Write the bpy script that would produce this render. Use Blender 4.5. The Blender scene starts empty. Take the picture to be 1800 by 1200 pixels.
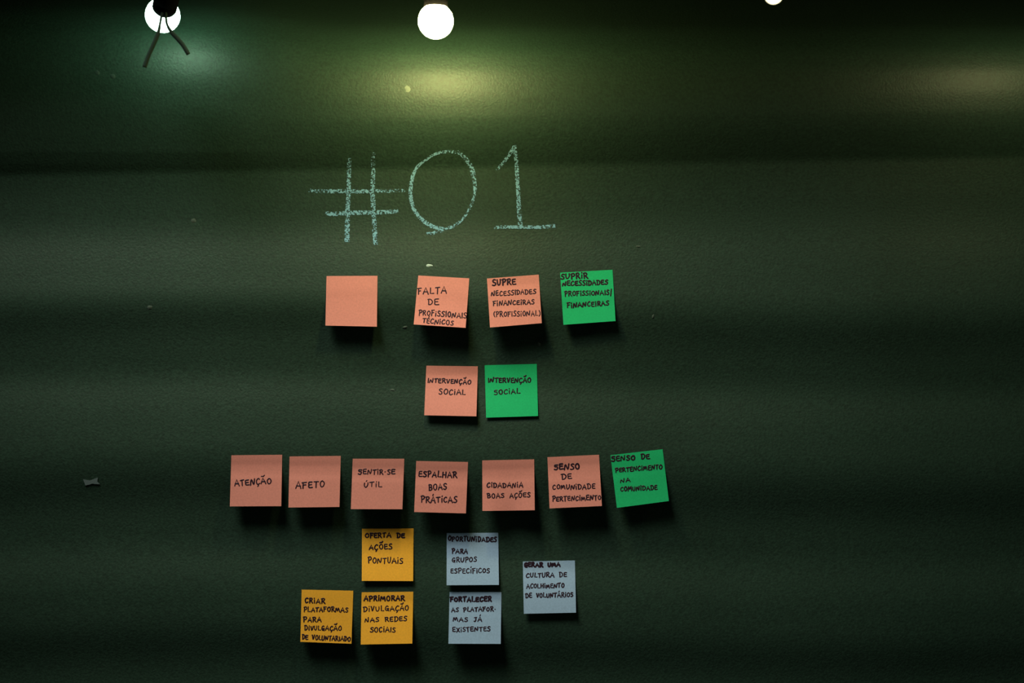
import bpy, bmesh, math, random
from mathutils import Vector, Matrix, noise

C = bpy.context.scene.collection
R = math.radians
S = 0.000826            # metres per photo pixel on the wall
F_MM = 50.0
DIST = 1800 * S * F_MM / 36.0      # camera to wall
CAM_Z = 1.5

# ------------------------------------------------------------------ camera
cam_d = bpy.data.cameras.new('camera')
cam_d.lens = F_MM
cam_d.sensor_width = 36.0
cam_d.sensor_fit = 'HORIZONTAL'
cam = bpy.data.objects.new('camera', cam_d)
C.objects.link(cam)
cam.location = (0, -DIST, CAM_Z)
cam.rotation_euler = (R(90), 0, 0)
cam_d.dof.use_dof = True
cam_d.dof.focus_distance = DIST - 0.012
cam_d.dof.aperture_fstop = 2.4
cam_d.clip_start = 0.05
bpy.context.scene.camera = cam

# ------------------------------------------------------------------ world, exposure
sc = bpy.context.scene
sc.view_settings.view_transform = 'Standard'
sc.view_settings.look = 'None'
sc.view_settings.exposure = 0.0
sc.view_settings.gamma = 1.0
sc.view_settings.use_curve_mapping = False
w = bpy.data.worlds.new('dim_room'); sc.world = w
w.use_nodes = True
w.node_tree.nodes['Background'].inputs[0].default_value = (0.75, 1.0, 0.85, 1)
w.node_tree.nodes['Background'].inputs[1].default_value = 0.022

# room light: soft lamp high in the room, in front of the wall
def area(name, loc, target, sx, sy, power, col):
    d = bpy.data.lights.new(name, 'AREA')
    d.shape = 'RECTANGLE'; d.size = sx; d.size_y = sy; d.energy = power; d.color = col; d.spread = R(50)
    o = bpy.data.objects.new(name, d); C.objects.link(o)
    o.location = loc
    o.rotation_euler = (Vector(target) - Vector(loc)).to_track_quat('-Z', 'Y').to_euler()
    return o
area('room_light', (-1.00, -1.25, 4.0), (-0.10, 0, 1.29), 1.10, 0.90, 8.7, (1.0, 0.97, 0.90))

# ------------------------------------------------------------------ helpers
def obj(name, bm, mat, parent=None, smooth=True, loc=None):
    me = bpy.data.meshes.new(name)
    bm.normal_update()
    bm.to_mesh(me); bm.free()
    if smooth:
        for p in me.polygons: p.use_smooth = True
    if mat: me.materials.append(mat)
    o = bpy.data.objects.new(name, me); C.objects.link(o)
    if parent: o.parent = parent
    if loc: o.location = loc
    return o

def tag(o, label=None, cat=None, group=None, kind=None):
    if label: o['label'] = label
    if cat: o['category'] = cat
    if group: o['group'] = group
    if kind: o['kind'] = kind
    return o

def thing(name, loc, label, cat, group=None):
    o = bpy.data.objects.new(name, None); C.objects.link(o)
    o.location = loc; o.empty_display_size = 0.03
    return tag(o, label, cat, group)

def mat(name, col, rough=0.6, spec=0.5, emit=None, strength=0.0, metallic=0.0):
    m = bpy.data.materials.new(name); m.use_nodes = True
    b = m.node_tree.nodes['Principled BSDF']
    b.inputs['Base Color'].default_value = (*col, 1)
    b.inputs['Roughness'].default_value = rough
    b.inputs['Specular IOR Level'].default_value = spec
    b.inputs['Metallic'].default_value = metallic
    if emit:
        b.inputs['Emission Color'].default_value = (*emit, 1)
        b.inputs['Emission Strength'].default_value = strength
    return m

def lathe(bm, prof, axis_mat, n=32, cap0=True, cap1=True):
    rings = []
    for (r, h) in prof:
        if r < 1e-6:
            rings.append([bm.verts.new(axis_mat @ Vector((0, 0, h)))])
        else:
            rings.append([bm.verts.new(axis_mat @ Vector((r * math.cos(2 * math.pi * k / n), r * math.sin(2 * math.pi * k / n), h))) for k in range(n)])
    for a, b in zip(rings, rings[1:]):
        for k in range(n):
            k2 = (k + 1) % n
            if len(a) == 1 and len(b) == 1: continue
            if len(a) == 1: bm.faces.new((a[0], b[k2], b[k]))
            elif len(b) == 1: bm.faces.new((a[k], a[k2], b[0]))
            else: bm.faces.new((a[k], a[k2], b[k2], b[k]))
    if cap0 and len(rings[0]) > 1: bm.faces.new(list(reversed(rings[0])))
    if cap1 and len(rings[-1]) > 1: bm.faces.new(rings[-1])

def tube(bm, pts, radii, n=10):
    pts = [Vector(p) for p in pts]
    rings = []
    for i, p in enumerate(pts):
        t = (pts[min(i + 1, len(pts) - 1)] - pts[max(i - 1, 0)]).normalized()
        q = Vector((0, 1, 0)) if abs(t.y) < 0.9 else Vector((1, 0, 0))
        u = t.cross(q).normalized(); v = t.cross(u)
        rings.append([bm.verts.new(p + radii[i] * (u * math.cos(2 * math.pi * k / n) + v * math.sin(2 * math.pi * k / n))) for k in range(n)])
    for a, b in zip(rings, rings[1:]):
        for k in range(n):
            bm.faces.new((a[k], a[(k + 1) % n], b[(k + 1) % n], b[k]))
    bm.faces.new(list(reversed(rings[0]))); bm.faces.new(rings[-1])

def smooth_path(pts, sub=6):
    """Catmull-Rom through 2-D or 3-D points"""
    P = [Vector(p) for p in pts]
    if len(P) < 3:
        return [P[0].lerp(P[-1], i / sub) for i in range(sub + 1)]
    out = []
    for i in range(len(P) - 1):
        p0 = P[max(i - 1, 0)]; p1 = P[i]; p2 = P[i + 1]; p3 = P[min(i + 2, len(P) - 1)]
        for k in range(sub):
            t = k / sub
            out.append(0.5 * ((2 * p1) + (p2 - p0) * t + (2 * p0 - 5 * p1 + 4 * p2 - p3) * t * t + (3 * p1 - p0 - 3 * p2 + p3) * t ** 3))
    out.append(P[-1])
    return out

def at(px, py, depth):
    """point at a distance `depth` in front of the wall plane, seen at photo pixel px, py"""
    k = (DIST - depth) / DIST
    return Vector(((px - 900) * S * k, -depth, CAM_Z + (600 - py) * S * k))

# ------------------------------------------------------------------ wall shape
# tilt of the buckled sheet (degrees, + faces up) against height in wall units (v runs down)
TILT = [(-2600, 0), (-420, 0), (-200, 25), (-90, 48), (-30, 56), (30, 57), (75, 41), (116, 18), (152, 4), (200, -7), (227, -17), (250, -23), (284, -25),
        (302, -8), (350, -4), (440, 8), (500, 6), (575, -12), (640, -6), (705, 7), (770, 3), (870, -12), (940, -4),
        (1010, 6), (1080, -1), (1150, -12), (1230, 0), (1300, 9), (1450, -9), (1600, 8), (1780, 0), (3000, 0)]
def tilt(v):
    for (a, ta), (b, tb) in zip(TILT, TILT[1:]):
        if a <= v <= b:
            t = (v - a) / (b - a)
            if b - a > 8: t = t * t * (3 - 2 * t)
            return ta + (tb - ta) * t
    return 0.0
V0, V1, DV = -1600, 2000, 2.0
PROF = [0.0]
_v = V0
while _v < V1:
    # depth grows going down where the sheet faces up
    PROF.append(PROF[-1] + math.tan(R(tilt(_v + DV / 2))) * DV * S)
    _v += DV
def prof(v):
    q = (v - V0) / DV
    i = max(0, min(len(PROF) - 2, int(q)))
    return PROF[i] + (PROF[i + 1] - PROF[i]) * (q - i)
_mean = sum(prof(v) for v in range(330, 1160, 10)) / 83.0
def wall_depth(x, z):
    """distance of the wall surface in front of the plane y = 0"""
    v = 600 - (z - CAM_Z) / S
    px = 900 + x / S
    v2 = v + (px - 900) * 0.0195 * max(0.0, 1.0 - abs(v - 290) / 260.0)      # the upper lap runs slightly uphill to the right
    q = max(0.0, min(1.0, (620 - px) / 260.0)); q = q * q * (3 - 2 * q)
    v2 += 34 * q * max(0.0, min(1.0, (270 - v) / 120.0))                       # the roll sits higher at its left end
    v2 += 14 * math.sin(px * 0.0026 + 0.6) * max(0.0, min(1.0, (v - 380) / 200.0))
    d = prof(v2) - _mean
    d += 0.0035 * noise.noise((x * 1.3, z * 2.2, 3.1)) + 0.0012 * noise.noise((x * 4.0, z * 9.0, 8.3))
    return d
def on_wall(px, py, lift=0.0):
    d = 0.0
    for _ in range(3):
        p = at(px, py, d)
        d = wall_depth(p.x, p.z) + lift
    return at(px, py, d)

# ------------------------------------------------------------------ materials
def wall_mat():
    m = bpy.data.materials.new('green_wall_paint'); m.use_nodes = True
    nt = m.node_tree; N = nt.nodes; L = nt.links
    b = N['Principled BSDF']
    tc = N.new('ShaderNodeTexCoord')
    n1 = N.new('ShaderNodeTexNoise'); n1.inputs['Scale'].default_value = 3.0; n1.inputs['Detail'].default_value = 8
    n1.inputs['Roughness'].default_value = 0.65
    L.new(tc.outputs['Object'], n1.inputs['Vector'])
    cr = N.new('ShaderNodeValToRGB')
    cr.color_ramp.elements[0].position = 0.3; cr.color_ramp.elements[0].color = (0.0135, 0.038, 0.0225, 1)
    cr.color_ramp.elements[1].position = 0.72; cr.color_ramp.elements[1].color = (0.0185, 0.0465, 0.0285, 1)
    L.new(n1.outputs['Fac'], cr.inputs['Fac'])
    # faint dust and grain of the paint itself
    n2 = N.new('ShaderNodeTexNoise'); n2.inputs['Scale'].default_value = 260; n2.inputs['Detail'].default_value = 3
    L.new(tc.outputs['Object'], n2.inputs['Vector'])
    mr = N.new('ShaderNodeMapRange'); mr.inputs[1].default_value = 0.3; mr.inputs[2].default_value = 0.7
    mr.inputs[3].default_value = 0.72; mr.inputs[4].default_value = 1.28
    L.new(n2.outputs['Fac'], mr.inputs[0])
    mx = N.new('ShaderNodeMix'); mx.data_type = 'RGBA'; mx.blend_type = 'MULTIPLY'; mx.inputs[0].default_value = 1.0
    L.new(cr.outputs['Color'], mx.inputs[6]); L.new(mr.outputs[0], mx.inputs[7])
    L.new(mx.outputs[2], b.inputs['Base Color'])
    b.inputs['Roughness'].default_value = 0.54
    b.inputs['Specular IOR Level'].default_value = 0.5
    b.inputs['Specular Tint'].default_value = (0.92, 1.0, 0.82, 1)
    bp = N.new('ShaderNodeBump'); bp.inputs['Strength'].default_value = 0.35; bp.inputs['Distance'].default_value = 0.0012
    n3 = N.new('ShaderNodeTexNoise'); n3.inputs['Scale'].default_value = 330; n3.inputs['Detail'].default_value = 2
    L.new(tc.outputs['Object'], n3.inputs['Vector'])
    L.new(n3.outputs['Fac'], bp.inputs['Height']); L.new(bp.outputs['Normal'], b.inputs['Normal'])
    return m
M_WALL = wall_mat()

def paper_mat(name, col):
    m = mat(name, col, 0.75, 0.25)
    nt = m.node_tree; N = nt.nodes; L = nt.links
    b = N['Principled BSDF']
    tc = N.new('ShaderNodeTexCoord')
    n = N.new('ShaderNodeTexNoise'); n.inputs['Scale'].default_value = 420; n.inputs['Detail'].default_value = 3
    L.new(tc.outputs['Object'], n.inputs['Vector'])
    mr = N.new('ShaderNodeMapRange'); mr.inputs[1].default_value = 0.3; mr.inputs[2].default_value = 0.7
    mr.inputs[3].default_value = 0.93; mr.inputs[4].default_value = 1.06
    L.new(n.outputs['Fac'], mr.inputs[0])
    mx = N.new('ShaderNodeMix'); mx.data_type = 'RGBA'; mx.blend_type = 'MULTIPLY'; mx.inputs[0].default_value = 1.0
    mx.inputs[6].default_value = (*col, 1)
    L.new(mr.outputs[0], mx.inputs[7]); L.new(mx.outputs[2], b.inputs['Base Color'])
    return m
M_PAPER = {
    'salmon': paper_mat('salmon_paper', (0.69, 0.265, 0.20)),
    'green': paper_mat('green_paper', (0.010, 0.50, 0.165)),
    'yellow': paper_mat('yellow_paper', (0.93, 0.455, 0.033)),
    'blue': paper_mat('blue_paper', (0.32, 0.48, 0.62)),
}
M_INK = mat('violet_black_ink', (0.022, 0.008, 0.016), 0.5, 0.3)
M_INK_BOLD = mat('black_ink', (0.010, 0.007, 0.009), 0.5, 0.3)
M_BLACK = mat('black_bakelite', (0.003, 0.003, 0.003), 0.9, 0.0)
M_WIRE = mat('dark_rubber', (0.020, 0.034, 0.024), 0.9, 0.05)
M_FLOOR = mat('dark_concrete', (0.03, 0.03, 0.03), 0.8)
M_CEIL = mat('black_ceiling_paint', (0.008, 0.008, 0.008), 0.9, 0.1)

def chalk_mat():
    m = bpy.data.materials.new('pale_blue_chalk'); m.use_nodes = True
    nt = m.node_tree; N = nt.nodes; L = nt.links
    b = N['Principled BSDF']
    b.inputs['Base Color'].default_value = (0.20, 0.43, 0.53, 1)
    b.inputs['Roughness'].default_value = 0.95; b.inputs['Specular IOR Level'].default_value = 0.1
    tr = N.new('ShaderNodeBsdfTransparent'); ms = N.new('ShaderNodeMixShader')
    tc = N.new('ShaderNodeTexCoord')
    n = N.new('ShaderNodeTexNoise'); n.inputs['Scale'].default_value = 430; n.inputs['Detail'].default_value = 2.5
    L.new(tc.outputs['Object'], n.inputs['Vector'])
    at_ = N.new('ShaderNodeAttribute'); at_.attribute_name = 'cover'
    ad = N.new('ShaderNodeMath'); ad.operation = 'ADD'
    L.new(n.outputs['Fac'], ad.inputs[0]); L.new(at_.outputs['Fac'], ad.inputs[1])
    mr = N.new('ShaderNodeMapRange'); mr.inputs[1].default_value = 0.43; mr.inputs[2].default_value = 0.57
    mr.inputs[3].default_value = 0.0; mr.inputs[4].default_value = 0.93
    L.new(ad.outputs[0], mr.inputs[0])
    L.new(mr.outputs[0], ms.inputs[0]); L.new(tr.outputs[0], ms.inputs[1]); L.new(b.outputs[0], ms.inputs[2])
    L.new(ms.outputs[0], N['Material Output'].inputs['Surface'])
    return m
M_CHALK = chalk_mat()
M_SPECK = mat('chalk_dust', (0.42, 0.55, 0.47), 0.95, 0.1)
M_SPECK_DIM = mat('faint_chalk_dust', (0.075, 0.105, 0.08), 0.95, 0.1)
M_SPECK_FAINT = mat('barely_visible_dust', (0.036, 0.062, 0.044), 0.9, 0.2)
M_SPECK_MID = mat('thin_chalk_dust', (0.17, 0.22, 0.16), 0.95, 0.1)
M_TAPE = mat('greyish_tape', (0.16, 0.22, 0.21), 0.6, 0.3)

# ------------------------------------------------------------------ the setting
def frange(a, b, st):
    out = []
    while a < b - 1e-9:
        out.append(a); a += st
    out.append(b); return out
xs = frange(-2.2, 2.2, 0.04)
zs = frange(0, 0.9, 0.02)[:-1] + frange(0.9, 1.72, 0.005)[:-1] + frange(1.72, 1.79, 0.002)[:-1] + frange(1.79, 2.25, 0.004)[:-1] + frange(2.25, 4.2, 0.05)
bm = bmesh.new()
grid = [[bm.verts.new((x, -wall_depth(x, z), z)) for x in xs] for z in zs]
back = [[bm.verts.new((x, 0.18, z)) for x in (xs[0], xs[-1])] for z in (zs[0], zs[-1])]
for j in range(len(zs) - 1):
    for i in range(len(xs) - 1):
        bm.faces.new((grid[j][i], grid[j][i + 1], grid[j + 1][i + 1], grid[j + 1][i]))
bm.faces.new((back[0][1], back[0][0], back[1][0], back[1][1]))
bm.faces.new([back[1][0]] + [g for g in grid[-1]] + [back[1][1]])
bm.faces.new([back[0][1]] + [g for g in reversed(grid[0])] + [back[0][0]])
bm.faces.new([back[0][0]] + [g[0] for g in grid] + [back[1][0]])
bm.faces.new([back[1][1]] + [g[-1] for g in reversed(grid)] + [back[0][1]])
o = obj('wall_back', bm, M_WALL)
tag(o, 'dark green painted wall with horizontal buckles and chalk writing', 'wall', kind='structure')

def box(bm, x0, x1, y0, y1, z0, z1):
    v = [bm.verts.new(p) for p in ((x0, y0, z0), (x1, y0, z0), (x1, y1, z0), (x0, y1, z0), (x0, y0, z1), (x1, y0, z1), (x1, y1, z1), (x0, y1, z1))]
    for f in ((3, 2, 1, 0), (4, 5, 6, 7), (0, 1, 5, 4), (1, 2, 6, 5), (2, 3, 7, 6), (3, 0, 4, 7)):
        bm.faces.new([v[k] for k in f])
bm = bmesh.new(); box(bm, -2.2, 2.2, -3.0, 0.18, -0.05, 0)
tag(obj('floor', bm, M_FLOOR, smooth=False), 'dark concrete floor below the green wall', 'floor', kind='structure')
bm = bmesh.new(); box(bm, -2.2, 2.2, -3.0, 0.18, 4.2, 4.25)
tag(obj('ceiling', bm, M_CEIL, smooth=False), 'black ceiling above the hanging bulbs', 'ceiling', kind='structure')

bm = bmesh.new(); box(bm, -2.2, 2.2, -0.15, -0.09, 1.988, 4.2)  # board added out of view, keeps the room light off the upper wall
tag(obj('light_blocker_1', bm, M_CEIL, smooth=False), 'unseen black board added to shade the top of the wall', 'light blocker', kind='structure')

# ------------------------------------------------------------------ hanging bulbs
def globe_profile(r, neck, n=22):
    """globe from its tip (h = -r) up to a neck of radius `neck`"""
    pts = []
    a_end = math.pi - math.asin(min(0.95, neck / r))
    for k in range(n + 1):
        a = a_end * k / n
        pts.append((r * math.sin(a) if k else 0.0, -r * math.cos(a)))
    pts.append((neck * 0.97, pts[-1][1] + 0.004))
    return pts
def socket_profile(r, h0):
    return [(r * 0.86, h0), (r, h0 + 0.001), (r, h0 + 0.014), (r * 0.93, h0 + 0.016), (r * 0.93, h0 + 0.019), (r, h0 + 0.021),
            (r, h0 + 0.040), (r * 0.96, h0 + 0.045), (r * 0.80, h0 + 0.050), (r * 0.45, h0 + 0.053), (0.0, h0 + 0.054)]

def pendant(name, center, r, axis, sock_r, emit, strength, label, leads=(), group='bulbs hanging along the top of the wall'):
    axis = Vector(axis).normalized()             # from the globe's tip towards its socket
    am = axis.to_track_quat('Z', 'Y').to_matrix().to_4x4()
    t = thing(name, center, label, 'light bulb', group)
    bm = bmesh.new(); lathe(bm, globe_profile(r, sock_r * 0.86), am, cap1=False)
    gm = mat('glowing_glass', (0.9, 0.9, 0.88), 0.2, 0.5, emit, strength)
    obj('glass_globe', bm, gm, t)
    h0 = math.sqrt(max(1e-9, r * r - (sock_r * 0.86) ** 2)) - 0.001
    bm = bmesh.new(); lathe(bm, socket_profile(sock_r, h0), am)
    s = obj('socket', bm, M_BLACK, t); s['label'] = 'black bulb socket'
    top = axis * (h0 + 0.053)
    up = 4.2 - center.z
    pts = smooth_path([top - axis * 0.004, top + axis * 0.02 + Vector((0, 0, 0.012)), top + axis * 0.03 + Vector((0, 0, 0.07)),
                       Vector((top.x + axis.x * 0.02, top.y + axis.y * 0.02, up * 0.5)), Vector((top.x, top.y, up))], 8)
    bm = bmesh.new(); tube(bm, pts, [0.0032] * len(pts))
    obj('cord', bm, M_WIRE, t)
    for pts, rad in leads:
        bm = bmesh.new(); tube(bm, pts, rad, 10)
        obj('lead_wire', bm, M_WIRE, t)
    return t

# left bulb: lies behind its socket, tipped towards the wall, two cut leads dangling from the socket
D1 = 0.125
c1 = at(286, 27, D1)
cap1 = at(297, -22, D1 + 0.055)
def lead(pxs, d0, d1, r):
    P = []
    for i, (a, b) in enumerate(pxs):
        P.append(at(a, b, d0 + (d1 - d0) * i / (len(pxs) - 1)) - c1)
    sm = smooth_path(P, 6)
    n = len(sm) - 1
    rad = []
    for k in range(n + 1):
        q = k / n
        rad.append(r[0] + (r[1] - r[0]) * min(1, max(0, (q - 0.33) / 0.2)))
    return sm, rad
leads = [lead([(286, 22), (283, 32), (281, 44), (278, 58), (270, 78), (261, 98), (254, 118)], D1 + 0.036, D1 + 0.036, (0.0019, 0.0029)),
         lead([(291, 22), (292, 33), (294, 44), (301, 56), (312, 68), (322, 80), (331, 95)], D1 + 0.036, D1 + 0.036, (0.0019, 0.0029))]
pendant('hanging_bulb', c1, 0.0232, cap1 - c1, 0.0166, (0.62, 1.0, 0.80), 27.0,
        'cool white bulb tipped behind its black socket with two dangling wires', leads)
D2 = 0.20
pendant('hanging_bulb', at(766, 37, D2), 0.0228, (0, 0, 1), 0.0155, (1.0, 0.84, 0.37), 228.0,
        'warm white round bulb above the chalk zero, bright yellow glow below it')
D3 = 0.30
pendant('hanging_bulb', at(1360, -9, D3), 0.0112, (0, 0, 1), 0.0105, (1.0, 0.93, 0.55), 3.0,
        'small dim bulb cut off by the top edge, right of centre')
pendant('hanging_bulb', at(1900, 20, 0.24), 0.0228, (0, 0, 1), 0.0155, (1.0, 0.84, 0.45), 60.0,
        'warm bulb just beyond the right edge glowing on the wall')

# ------------------------------------------------------------------ handwriting: a hand-drawn stroke alphabet
G = {
 'A': (0.85, [[(0, 0), (.42, 1), (.85, -.02)], [(.12, .36), (.74, .34)]]),
 'B': (0.72, [[(.08, 1), (.1, 0)], [(-.05, .95), (.4, 1), (.62, .8), (.45, .58), (.15, .52)], [(.15, .52), (.55, .48), (.7, .25), (.48, .02), (.08, .02)]]),
 'C': (0.72, [[(.68, .84), (.45, .98), (.14, .72), (.04, .36), (.2, .04), (.45, .02), (.7, .16)]]),
 'D': (0.80, [[(.12, .95), (.12, .02)], [(-.05, .96), (.4, .98), (.76, .66), (.70, .28), (.4, .02), (.06, .03)]]),
 'E': (0.66, [[(.62, .95), (.1, .92), (.06, .5), (.1, .06), (.66, .05)], [(.08, .52), (.55, .54)]]),
 'F': (0.64, [[(.12, .95), (.08, -.02)], [(-.06, .93), (.64, 1)], [(.1, .52), (.5, .56)]]),
 'G': (0.80, [[(.66, .88), (.42, 1), (.12, .72), (.06, .32), (.26, .03), (.52, .06), (.62, .40)], [(.36, .44), (.74, .42)], [(.64, .42), (.70, -.06)]]),
 'H': (0.80, [[(.08, 1), (.08, 0)], [(.72, 1), (.72, 0)], [(.08, .5), (.72, .52)]]),
 'I': (0.22, [[(.11, .95), (.11, 0)]]),
 'i': (0.24, [[(.12, .62), (.12, 0)], [(.12, .94), (.14, 1.02)]]),
 'J': (0.62, [[(.05, .95), (.6, 1)], [(.42, .97), (.44, .3), (.28, .0), (.04, .1)]]),
 'L': (0.64, [[(.1, 1), (.08, .04), (.64, .02)]]),
 'M': (1.0, [[(0, 0), (.16, .95), (.48, .32), (.80, .95), (.98, 0)]]),
 'm': (1.0, [[(0, 0), (.12, .78), (.32, .45), (.46, .2), (.64, .78), (.82, .5), (.98, 0)]]),
 'N': (0.84, [[(0, -.04), (.16, .88), (.62, .06), (.80, .98)]]),
 'n': (0.84, [[(-.06, .02), (.10, .62), (.22, .58), (.54, .08), (.66, .2), (.74, .98)]]),
 'O': (0.78, [[(.40, .94), (.12, .74), (.05, .36), (.30, .03), (.62, .14), (.74, .56), (.58, .88), (.34, .94)]]),
 'P': (0.68, [[(.12, .98), (.1, -.06)], [(-.04, .9), (.38, 1.02), (.66, .80), (.5, .52), (.14, .44)]]),
 'R': (0.76, [[(.1, .95), (.08, 0)], [(-.04, .92), (.4, 1), (.62, .80), (.44, .54), (.12, .48)], [(.3, .48), (.78, -.04)]]),
 'S': (0.66, [[(.64, .92), (.34, .98), (.12, .80), (.26, .58), (.56, .40), (.58, .14), (.30, .0), (.0, .08)]]),
 's': (0.66, [[(.62, .95), (.10, .92), (.10, .62), (.50, .56), (.58, .22), (.34, .0), (-.02, .10)]]),
 'T': (0.72, [[(0, .92), (.74, .98)], [(.36, .95), (.34, 0)]]),
 'U': (0.76, [[(.06, .92), (.06, .3), (.26, .02), (.52, .10), (.68, .5), (.70, .96)]]),
 'V': (0.74, [[(.0, .9), (.12, .88), (.30, .04), (.56, .5), (.72, .98)]]),
 'X': (0.72, [[(.04, .94), (.70, .02)], [(.68, .96), (.02, .02)]]),
 '/': (0.42, [[(.40, 1.25), (.16, -.3)]]),
 '(': (0.34, [[(.30, 1.05), (.08, .7), (.08, .2), (.30, -.1)]]),
 ')': (0.34, [[(.06, 1.15), (.28, .75), (.28, .2), (.04, -.15)]]),
 '-': (0.36, [[(.14, .40), (.22, .42)]]),
 ' ': (0.80, []),
}
ACC = {'Ç': 'C', 'Ã': 'A', 'Õ': 'O', 'Ú': 'U', 'É': 'E', 'Á': 'A', 'Í': 'I'}
def glyph(ch):
    if ch in G: return G[ch]
    base = ACC[ch]
    wd, st = G[base]
    st = [list(s) for s in st]
    if ch == 'Ç': st.append([(.42, .02), (.46, -.14), (.30, -.34)])
    elif ch in 'ÃÕ': st.append([(.14, 1.26), (.36, 1.30), (.50, 1.24), (.72, 1.46)])
    elif ch == 'Í': st = [[(.11, .7), (.11, 0)], [(.12, 1.12), (.22, 1.32)]]
    else: st.append([(.38, 1.22), (.48, 1.42)])
    return wd, st

def ribbon(bm, pts3, nrm, wid, thick):
    """flat pen stroke of given width lying on the paper, with rounded ends"""
    n = len(pts3)
    dirs = []
    for i in range(n):
        t = (pts3[min(i + 1, n - 1)] - pts3[max(i - 1, 0)])
        dirs.append(t.normalized() if t.length > 1e-9 else Vector((1, 0, 0)))
    P = [pts3[0] - dirs[0] * wid * 0.42] + list(pts3) + [pts3[-1] + dirs[-1] * wid * 0.42]
    Dr = [dirs[0]] + dirs + [dirs[-1]]
    W = [wid * 0.28] + [wid * 0.5] * n + [wid * 0.28]
    rows = []
    for p, d, hw in zip(P, Dr, W):
        s = d.cross(nrm).normalized()
        rows.append((bm.verts.new(p + s * hw), bm.verts.new(p + nrm * thick + s * hw * 0.6), bm.verts.new(p + nrm * thick - s * hw * 0.6), bm.verts.new(p - s * hw)))
    for a, b in zip(rows, rows[1:]):
        for k in range(3):
            bm.faces.new((a[k], b[k], b[k + 1], a[k + 1]))

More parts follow.
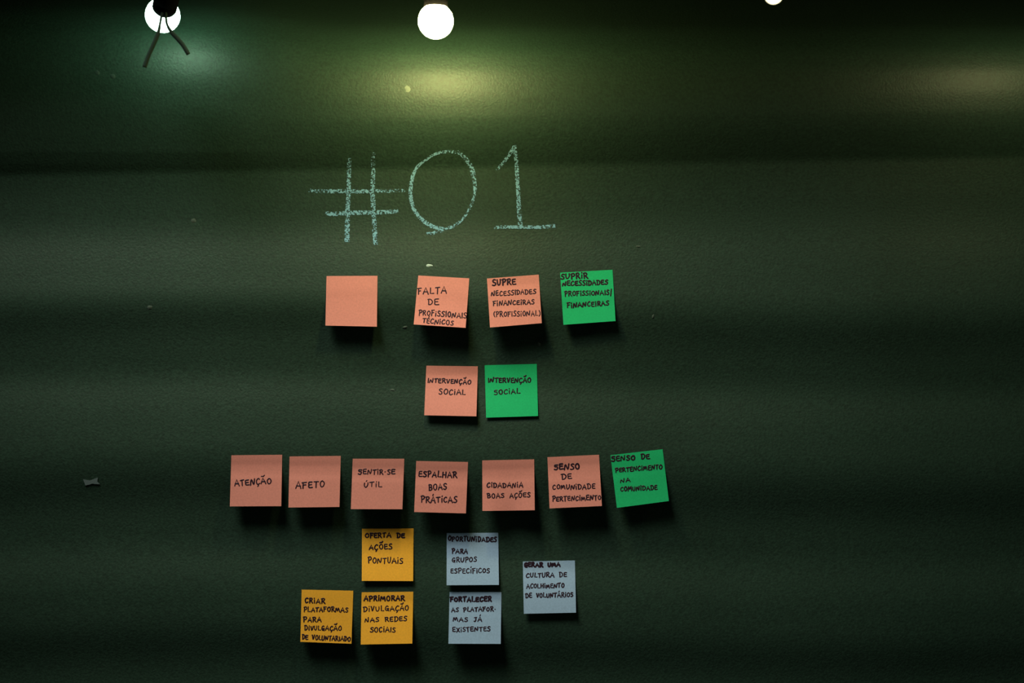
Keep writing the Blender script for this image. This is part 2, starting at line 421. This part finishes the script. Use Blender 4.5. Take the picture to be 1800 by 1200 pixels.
# ------------------------------------------------------------------ sticky notes
# kind, corners (TL TR BR BL), lift at the bottom (m), bend shape, tail label, lines: (text, x0, y0, x1, y1, height, pen width)
NOTES = [
 ('salmon', (574,485), (663.5,484.5), (662.5,574), (572,572), .0065, 'round',
  'blank salmon sticky note without writing, leftmost of the top row', []),
 ('salmon', (735.3,484), (824.9,489), (818.5,576), (727.2,570), .014, 'round',
  'salmon sticky note reading FALTA DE PROFISSIONAIS TÉCNICOS, tilted clockwise',
  [('FALTA',735,516.5,785,516,11,2.0), ('DE',753,536,771.5,536,10,2.0), ('PROFiSSIONAIS',737,554,820,559,9,1.9), ('TÉCNiCOS',743.5,567.5,797,571.5,8,1.9)]),
 ('salmon', (856,489.3), (947,482.5), (952.3,567.8), (861.3,575.4), .015, 'crease',
  'salmon sticky note reading SUPRE NECESSIDADES FINANCEIRAS (PROFISSIONAL)',
  [('SUPRE',866,501.7,906.5,499,10,2.5), ('nECESSIDADES',864,520,942,515.5,8,1.9), ('FiNANCEiRAS',867,537,939,534,8,1.9), ('(PROFiSSiONAL)',868,556.4,949.5,554,8.5,1.7)]),
 ('green', (984.6,479), (1076.7,474), (1082,564), (990.4,570.7), .006, 'round',
  'green sticky note reading SUPRIR NECESSIDADES PROFISSIONAIS/FINANCEIRAS, right end of top row',
  [('SUPRiR',986,490,1033,488,9,2.5), ('nECESSiDADES',989,502,1068,499,8,2.4), ('PROFiSSiONAIS/',993,520,1075,517,8,2.1), ('FiNANCEiRAS',997,540,1070,536,8,2.2)]),
 ('salmon', (749.5,642.5), (840,643.6), (837.4,731.5), (745.7,729.6), .016, 'crease',
  'salmon sticky note reading INTERVENÇÃO SOCIAL, left of the green one with the same words',
  [('InTERVENÇÃO',752,672,828,675,7.5,2.0), ('SOCiAL',772,693,818,693.5,9,2.0)]),
 ('green', (851.9,641.8), (943.5,639.4), (945.8,730.9), (854.5,733.8), .005, 'round',
  'green sticky note reading INTERVENÇÃO SOCIAL in the two-note second row',
  [('InTERVENÇÃO',858,671.6,933,671.5,8,2.1), ('sOCiAL',869,692.8,914,691,8,2.0)]),
 ('salmon', (406.7,800), (496,799), (494.4,889.3), (404,889.7), .013, 'crease',
  'salmon sticky note reading ATENÇÃO, leftmost note on the wall',
  [('ATENÇÃO',413,853.5,477,849.5,10,2.1)]),
 ('salmon', (509,802), (599,801), (596.7,890.7), (507,891.7), .014, 'crease',
  'salmon sticky note reading AFETO beside the ATENÇÃO note',
  [('AFETO',520,857.5,570,856,11,2.1)]),
 ('salmon', (620,806), (710.7,806), (707.3,894.7), (616.7,894.5), .015, 'crease',
  'salmon sticky note reading SENTIR-SE ÚTIL in the long third row',
  [('sENTiR-SE',630,833,694,833,9,1.9), ('ÚTiL',640,855.7,671,855.5,9,1.7)]),
 ('salmon', (731.7,810), (822.7,811.7), (819,902), (728,899.6), .017, 'crease',
  'salmon sticky note reading ESPALHAR BOAS PRÁTICAS, middle of the third row',
  [('ESPALHAR',736,837.3,803,839,10,2.2), ('BOAS',754,861,785,860,10,2.1), ('PRÁTiCAS',740.5,882.7,803,883,10,2.1)]),
 ('salmon', (847.7,809), (939,807), (940,896.4), (848,897.7), .014, 'crease',
  'salmon sticky note reading CIDADANIA BOAS AÇÕES with a wavy bottom edge',
  [('CiDADANiA',856,856,919,856.5,8,1.9), ('BOAS AÇÕES',857,875.5,932,873,8,1.9)]),
 ('salmon', (962.3,803.3), (1053,799), (1058,889), (966,893.3), .016, 'crease',
  'salmon sticky note reading SENSO DE COMUNIDADE PERTENCIMENTO, tilted counterclockwise',
  [('sENSO',975,825,1019,824,9.5,2.5), ('DE',988,842,1005,840.5,8.5,2.2), ('COmUNiDADE',972,859.7,1046,858.5,8.5,2.0), ('PERTENCimENTO',972,880.3,1056.5,878,8,2.0)]),
 ('green', (1073,799.8), (1164.8,789.3), (1175.8,880.3), (1084.4,892.3), .006, 'round',
  'tilted green sticky note reading SENSO DE PERTENCIMENTO NA COMUNIDADE, rightmost note',
  [('sENSO DE',1075.5,810.3,1141.5,804.8,8,2.3), ('PERTENCimENTO',1082,829,1164,823.7,7.5,2.0), ('nA',1091,847.6,1107.5,846,7,1.9), ('COMUNiDADE',1091,862.8,1155,859.3,7.5,2.0)]),
 ('yellow', (636.3,929), (727,928.4), (726.2,1020.9), (635.9,1020.6), .010, 'crease',
  'yellow sticky note reading OFERTA DE AÇÕES PONTUAIS, top of the yellow three',
  [('OFERTA DE',642,944.5,711,944.5,8,2.3), ('AÇÕES',649,965.7,689,965,9,2.1), ('PONTUAiS',647,989.3,708,990,9.5,2.0)]),
 ('blue', (785.3,936.7), (875.8,936), (877,1027.7), (785,1028.2), .013, 'crease',
  'blue sticky note reading OPORTUNIDADES PARA GRUPOS ESPECÍFICOS',
  [('OPORTUNiDADES',788,950,873,952,8,2.1), ('PARA',795,972,822,972.5,8,2.1), ('GRUPOS',795,987.3,838,987,8,1.9), ('ESPECÍFiCOS',793,1007.5,861,1006,8,1.9)]),
 ('yellow', (530.3,1036), (621,1038), (617.7,1131), (528,1127.7), .006, 'round',
  'yellow sticky note reading CRIAR PLATAFORMAS PARA DIVULGAÇÃO DE VOLUNTARIADO',
  [('CRiAR',536,1059.7,571,1060,8.5,2.1), ('PLATAFORmAS',534,1074.4,611,1075.5,8,2.0), ('PARA',533,1092.7,564,1093,8,2.1), ('DiVULGAÇÃO',535,1107.7,600,1108,8,1.9), ('DE VOLUNTARIADO',531,1123.3,616,1126.7,8,2.0)]),
 ('yellow', (635.7,1040.7), (726.4,1039.6), (724.7,1130.7), (634,1132.4), .015, 'crease',
  'yellow sticky note reading APRIMORAR DIVULGAÇÃO NAS REDES SOCIAIS',
  [('APRiMORAR',640,1055.3,711,1055,8.5,2.4), ('DiVULGAÇÃO',639,1074,718,1072,8.5,1.9), ('nAS REDES',642,1092.7,715,1091,8,1.9), ('SOCiAIS',651,1110.5,695,1110,8.5,1.9)]),
 ('blue', (790.3,1040), (881.4,1040.2), (880.2,1131.3), (788.2,1131), .016, 'crease',
  'blue sticky note reading FORTALECER AS PLATAFORMAS JÁ EXISTENTES, lowest of the blue ones',
  [('FORTALECER',792,1057.4,864,1056.5,8,2.6), ('AS PLATAFOR-',794,1074.7,872,1073.5,7.5,2.0), ('mAS JÁ',797,1091.5,847,1092,7.5,1.9), ('EXiSTENTES',796,1110.5,862,1108,7.5,1.9)]),
 ('blue', (919,986.6), (1010.5,984.7), (1012.6,1076.4), (920.8,1078.4), .012, 'crease',
  'blue sticky note reading GERAR UMA CULTURA DE ACOLHIMENTO DE VOLUNTÁRIOS',
  [('GERAR UmA',922,996,984.5,995,7,2.8), ('CULTURA DE',925,1014.6,996,1013.5,8,2.1), ('ACOLHimENTO',926,1033.7,992,1032,7.5,2.0), ('DE VOLUNTÁRiOS',924,1050.4,1007,1048.5,7.5,2.0)]),
]
GROUP = {'salmon': 'salmon sticky notes', 'green': 'green sticky notes', 'yellow': 'yellow sticky notes', 'blue': 'blue sticky notes'}

def make_note(idx, kind, TL, TR, BR, BL, lift, bend, label, lines):
    rnd = random.Random(100 + idx)
    lift = 0.55 * lift
    TL, TR, BR, BL = (Vector(p) for p in (TL, TR, BR, BL))
    NB = NA = 24
    def px_at(a, b):
        return TL.lerp(TR, a).lerp(BL.lerp(BR, a), b)
    skew = rnd.uniform(-0.12, 0.12)
    def rise(a, b):
        if bend == 'crease':
            q = max(0.0, (b - 0.17) / 0.83)
            h = lift * (q ** 1.12)
            if q < 0.06: h = lift * (0.06 ** 1.12) * (q / 0.06) ** 2
        else:
            h = lift * b ** 1.9
        h *= 1 + skew * (a - 0.5)
        if label.endswith('wavy bottom edge'): h += 0.0016 * math.sin(a * 7.5 + 0.6) * b * b
        return h
    # wall contact along the gummed strip, body straight on from it
    p0 = at(*px_at(0.5, 0.0), 0); p1 = at(*px_at(0.5, 0.16), 0)
    w0 = wall_depth(p0.x, p0.z); w1 = wall_depth(p1.x, p1.z)
    def depth(a, b):
        p = px_at(a, b); q = at(p.x, p.y, 0.0)
        base = wall_depth(q.x, q.z)
        if b > 0.16:
            tang = w1 + (w1 - w0) / 0.16 * (b - 0.16) * 0.6 + (wall_depth(at(*px_at(a, 0.16), 0).x, p1.z) - w1) * 0.5
            k = min(1.0, (b - 0.16) / 0.3)
            base = max(base, base * (1 - k) + tang * k)
        return base + 0.0006 + rise(a, b)
    mid = px_at(0.5, 0.02)
    org = at(mid.x, mid.y, depth(0.5, 0.02))
    t = thing('sticky_note', org, label, 'sticky note', GROUP[kind])
    bm = bmesh.new()
    TH = 0.00025
    fr = []; bk = []
    for j in range(NB + 1):
        rf = []; rb = []
        for i in range(NA + 1):
            a, b = i / NA, j / NB
            p = px_at(a, b); d = depth(a, b)
            q = at(p.x, p.y, d) - org
            rf.append(bm.verts.new(q)); rb.append(bm.verts.new(q + Vector((0, TH, 0))))
        fr.append(rf); bk.append(rb)
    for j in range(NB):
        for i in range(NA):
            bm.faces.new((fr[j][i], fr[j + 1][i], fr[j + 1][i + 1], fr[j][i + 1]))
            bm.faces.new((bk[j][i], bk[j][i + 1], bk[j + 1][i + 1], bk[j + 1][i]))
    for i in range(NA):
        bm.faces.new((fr[0][i], fr[0][i + 1], bk[0][i + 1], bk[0][i]))
        bm.faces.new((fr[NB][i + 1], fr[NB][i], bk[NB][i], bk[NB][i + 1]))
        bm.faces.new((fr[i + 1][0], fr[i][0], bk[i][0], bk[i + 1][0]))
        bm.faces.new((fr[i][NA], fr[i + 1][NA], bk[i + 1][NA], bk[i][NA]))
    sheet = obj('paper_sheet', bm, M_PAPER[kind], t)
    sheet.data.set_sharp_from_angle(angle=R(50))
    # handwriting on the sheet
    ex = ((TR - TL) + (BR - BL)) * 0.5; ey = ((BL - TL) + (BR - TR)) * 0.5
    det = ex.x * ey.y - ex.y * ey.x
    def ab(p):
        d = p - TL
        return (d.x * ey.y - d.y * ey.x) / det, (ex.x * d.y - ex.y * d.x) / det
    if not lines: return t
    bm = bmesh.new()
    for (txt, x0, y0, x1, y1, h, wpx) in lines:
        adv = []
        for ch in txt:
            adv.append(glyph(ch)[0] * (1 + rnd.uniform(-.08, .08)))
        gap = 0.29
        total = sum(adv) + gap * (len(txt) - 1)
        sx = math.hypot(x1 - x0, y1 - y0) / total
        ang = math.atan2(y1 - y0, x1 - x0)
        cx = 0.0
        for ch, ad in zip(txt, adv):
            wd, st = glyph(ch)
            dy = rnd.uniform(-.07, .07); hs = 1 + rnd.uniform(-.09, .09); sl = rnd.uniform(-.06, .10)
            for s in st:
                pts = []
                for (gx, gy) in s:
                    gx += rnd.uniform(-.03, .03); gy += rnd.uniform(-.03, .03)
                    lx = (cx + gx / wd * ad + sl * gy * 0.6) * sx
                    ly = (gy * hs + dy) * h
                    pts.append(Vector((x0 + lx * math.cos(ang) + ly * math.sin(ang), y0 + lx * math.sin(ang) - ly * math.cos(ang))))
                pts = smooth_path(pts, 4) if len(pts) > 3 else (pts if len(pts) == 3 else smooth_path(pts, 2))
                p3 = []
                for p in pts:
                    a, b = ab(p)
                    a = min(0.995, max(0.005, a)); b = min(0.995, max(0.005, b))
                    q = px_at(a, b)
                    p3.append(at(q.x, q.y, depth(a, b) + 0.00012) - org)
                ribbon(bm, p3, Vector((0, -1, 0.1)).normalized(), 1.10 * wpx * S * rnd.uniform(.88, 1.08), 0.0002)
            cx += ad + gap
    hw = obj('handwriting', bm, M_INK, t, smooth=False)
    hw['label'] = 'dark violet handwritten capitals'
    return t
for i, n in enumerate(NOTES): make_note(i, *n)

# ------------------------------------------------------------------ chalk writing
def chalk_stroke(bm, lay, pts, widths, cover0, fade0=0.0, fade1=0.0, seed=0):
    """soft grainy ribbon of chalk lying on the wall"""
    path = smooth_path([Vector((a, b)) for a, b in pts], 10)
    n = len(path)
    rnd = random.Random(seed)
    rows = []
    length = [0.0]
    for a, b in zip(path, path[1:]): length.append(length[-1] + (b - a).length)
    for i, p in enumerate(path):
        t = path[min(i + 1, n - 1)] - path[max(i - 1, 0)]
        t = t.normalized() if t.length else Vector((1, 0))
        s = Vector((-t.y, t.x))
        f = i / (n - 1) * (len(widths) - 1); k = min(int(f), len(widths) - 2)
        wd = widths[k] + (widths[k + 1] - widths[k]) * (f - k) + rnd.uniform(-.4, .4)
        q = length[i] / length[-1]
        cov = cover0 - fade0 * max(0, 1 - q / 0.25) - fade1 * max(0, 1 - (1 - q) / 0.25)
        row = []
        for c, e in ((-0.62, -0.45), (-0.42, -0.02), (-0.15, 0.0), (0.15, 0.0), (0.42, -0.02), (0.62, -0.45)):
            r = p + s * wd * c
            v = bm.verts.new(on_wall(r.x, r.y, 0.0005)); v[lay] = cov + e
            row.append(v)
        rows.append(row)
    for a, b in zip(rows, rows[1:]):
        for k in range(len(a) - 1):
            bm.faces.new((a[k], a[k + 1], b[k + 1], b[k]))
def chalk_part(name, strokes, parent, seed):
    bm = bmesh.new(); lay = bm.verts.layers.float.new('cover')
    for i, (pts, wd, cov, f0, f1) in enumerate(strokes):
        chalk_stroke(bm, lay, pts, wd, cov, f0, f1, seed + i)
    bmesh.ops.translate(bm, verts=bm.verts, vec=-parent.location)
    return obj(name, bm, M_CHALK, parent)
cw = thing('chalk_writing', on_wall(760, 340), 'pale blue chalk writing #01 drawn large above the sticky notes', 'chalk writing')
chalk_part('number_sign', [
    ([(614, 277), (613.5, 300), (613, 333), (611, 373), (610, 425)], [7, 8, 8, 9, 9.5], .03, .10, 0),
    ([(655.5, 268), (656, 300), (655, 333), (657, 378), (660, 430)], [9, 8, 8.5, 9, 9], .02, .14, 0),
    ([(541, 333.5), (553, 336), (582, 336), (612, 336), (670, 336), (712, 334.5)], [7, 7, 8, 8, 7.5, 6], .01, .04, .05),
    ([(572.5, 373), (583, 376), (617, 374), (670, 373), (700, 371)], [6, 8, 8.5, 8, 7], .04, 0, 0)], cw, 11)
chalk_part('digit_zero', [
    ([(806.7, 267.5), (783, 266.7), (763, 271.7), (746.7, 282.5), (733, 294), (725, 311.7), (721.7, 333), (723, 353), (730, 371.7),
      (743, 386.7), (760, 397.5), (781.7, 403)], [7, 6, 5, 4.5, 5.5, 6.5, 7, 7, 7, 7, 7, 7], .07, .10, 0),
    ([(776, 403.5), (796.7, 397.5), (813, 385), (825, 366.7), (833, 346.7), (835, 330), (833, 313), (828, 293), (816.7, 276.7), (804, 267)],
     [6.5, 6, 5, 5, 5.5, 6.5, 8, 8.5, 7.5, 6], .02, 0, 0.04),
    ([(750, 408), (757.5, 411), (766.7, 407.5), (778, 406.7)], [6, 6, 6, 5], .0, .06, 0)], cw, 31)
chalk_part('digit_one', [
    ([(873, 299), (888, 281.7), (899, 266), (905, 256)], [5, 6, 7, 6], .01, .08, 0),
    ([(904.5, 255), (907.5, 281.7), (909, 306.7), (911, 340), (912.5, 373), (915, 402)], [6, 8, 7.5, 7.5, 8.5, 9], .04, .06, 0),
    ([(868, 400.5), (880, 399), (915, 399), (950, 399), (976, 396.7)], [4, 6.5, 6, 6.5, 7], .06, .10, 0)], cw, 51)

# ------------------------------------------------------------------ specks and scraps on the wall
def speck(name, px, py, wx, wy, m, label, cat, group=None, ang=0.0, seed=1, thick=0.0006):
    rnd = random.Random(seed)
    c = on_wall(px, py, 0.0)
    bm = bmesh.new()
    n = 14
    top = []; rim = []
    for k in range(n):
        a = 2 * math.pi * k / n
        r = 1 + rnd.uniform(-.22, .22)
        ux, uy = wx * .5 * r * math.cos(a), wy * .5 * r * math.sin(a)
        x = px + ux * math.cos(ang) - uy * math.sin(ang); y = py + ux * math.sin(ang) + uy * math.cos(ang)
        rim.append(bm.verts.new(on_wall(x, y, 0.0001) - c))
        x2 = px + (x - px) * .6; y2 = py + (y - py) * .6
        top.append(bm.verts.new(on_wall(x2, y2, thick) - c))
    for k in range(n):
        bm.faces.new((rim[k], top[k], top[(k + 1) % n], rim[(k + 1) % n]))
    bm.faces.new(list(reversed(top)))
    o = obj(name, bm, m, None, loc=c)
    bmn = o.data
    return tag(o, label, cat, group)
SPG = 'chalk specks on the wall'
speck('chalk_speck', 754.5, 466.5, 11, 5, M_SPECK, 'bright white speck just above the FALTA DE note', 'speck', SPG, 0.0, 2)
speck('chalk_speck', 712, 575, 9, 4, M_SPECK_DIM, 'faint speck beside the lower left corner of the FALTA DE note', 'speck', SPG, -0.2, 3)
speck('chalk_speck', 948, 605, 5, 9, M_SPECK_DIM, 'faint upright speck below the SUPRE NECESSIDADES note', 'speck', SPG, -0.3, 4)
speck('chalk_speck', 716.5, 156, 10, 11, M_SPECK_MID, 'round pale speck inside the yellow glow under the middle bulb', 'speck', SPG, 0.0, 5)
speck('chalk_speck', 171, 128, 9, 9, M_SPECK_FAINT, 'left one of two faint round specks below left of the tipped bulb', 'speck', SPG, 0.0, 12)
speck('chalk_speck', 198, 134, 10, 9, M_SPECK_FAINT, 'right one of two faint round specks below left of the tipped bulb', 'speck', SPG, 0.0, 13)
speck('chalk_speck', 340, 388, 9, 8, M_SPECK_DIM, 'faint round speck left of the chalk number sign', 'speck', SPG, 0.0, 6)
speck('chalk_speck', 263, 540, 10, 8, M_SPECK_DIM, 'faint round speck far left of the blank salmon note', 'speck', SPG, 0.0, 7)
speck('chalk_speck', 690, 685, 8, 4, M_SPECK_DIM, 'tiny faint speck left of the salmon INTERVENÇÃO note', 'speck', SPG, 0.2, 8)
speck('chalk_speck', 1122, 433, 9, 3, M_SPECK_DIM, 'tiny faint flat speck upper right of the green SUPRIR note', 'speck', SPG, 0.1, 9)
speck('chalk_speck', 1148, 556, 4, 7, M_SPECK_DIM, 'tiny faint speck right of the green SUPRIR note', 'speck', SPG, 0.1, 10)
# scrap of tape, lower left
def tape():
    pts = [(146, 842), (158, 844), (172, 839), (171, 846), (176, 851), (162, 850), (150, 853)]
    c = on_wall(160, 846, 0)
    bm = bmesh.new()
    a = [bm.verts.new(on_wall(x, y, 0.0003) - c) for x, y in pts]
    b = [bm.verts.new(on_wall(x, y, 0.0011) - c) for x, y in pts]
    bm.faces.new(list(reversed(b)))
    for k in range(len(pts)):
        k2 = (k + 1) % len(pts)
        bm.faces.new((a[k], b[k], b[k2], a[k2]))
    bmesh.ops.recalc_face_normals(bm, faces=bm.faces)
    o = obj('tape_scrap', bm, M_TAPE, None, smooth=False, loc=c)
    tag(o, 'small torn grey scrap of tape left of the ATENÇÃO note', 'tape')
tape()
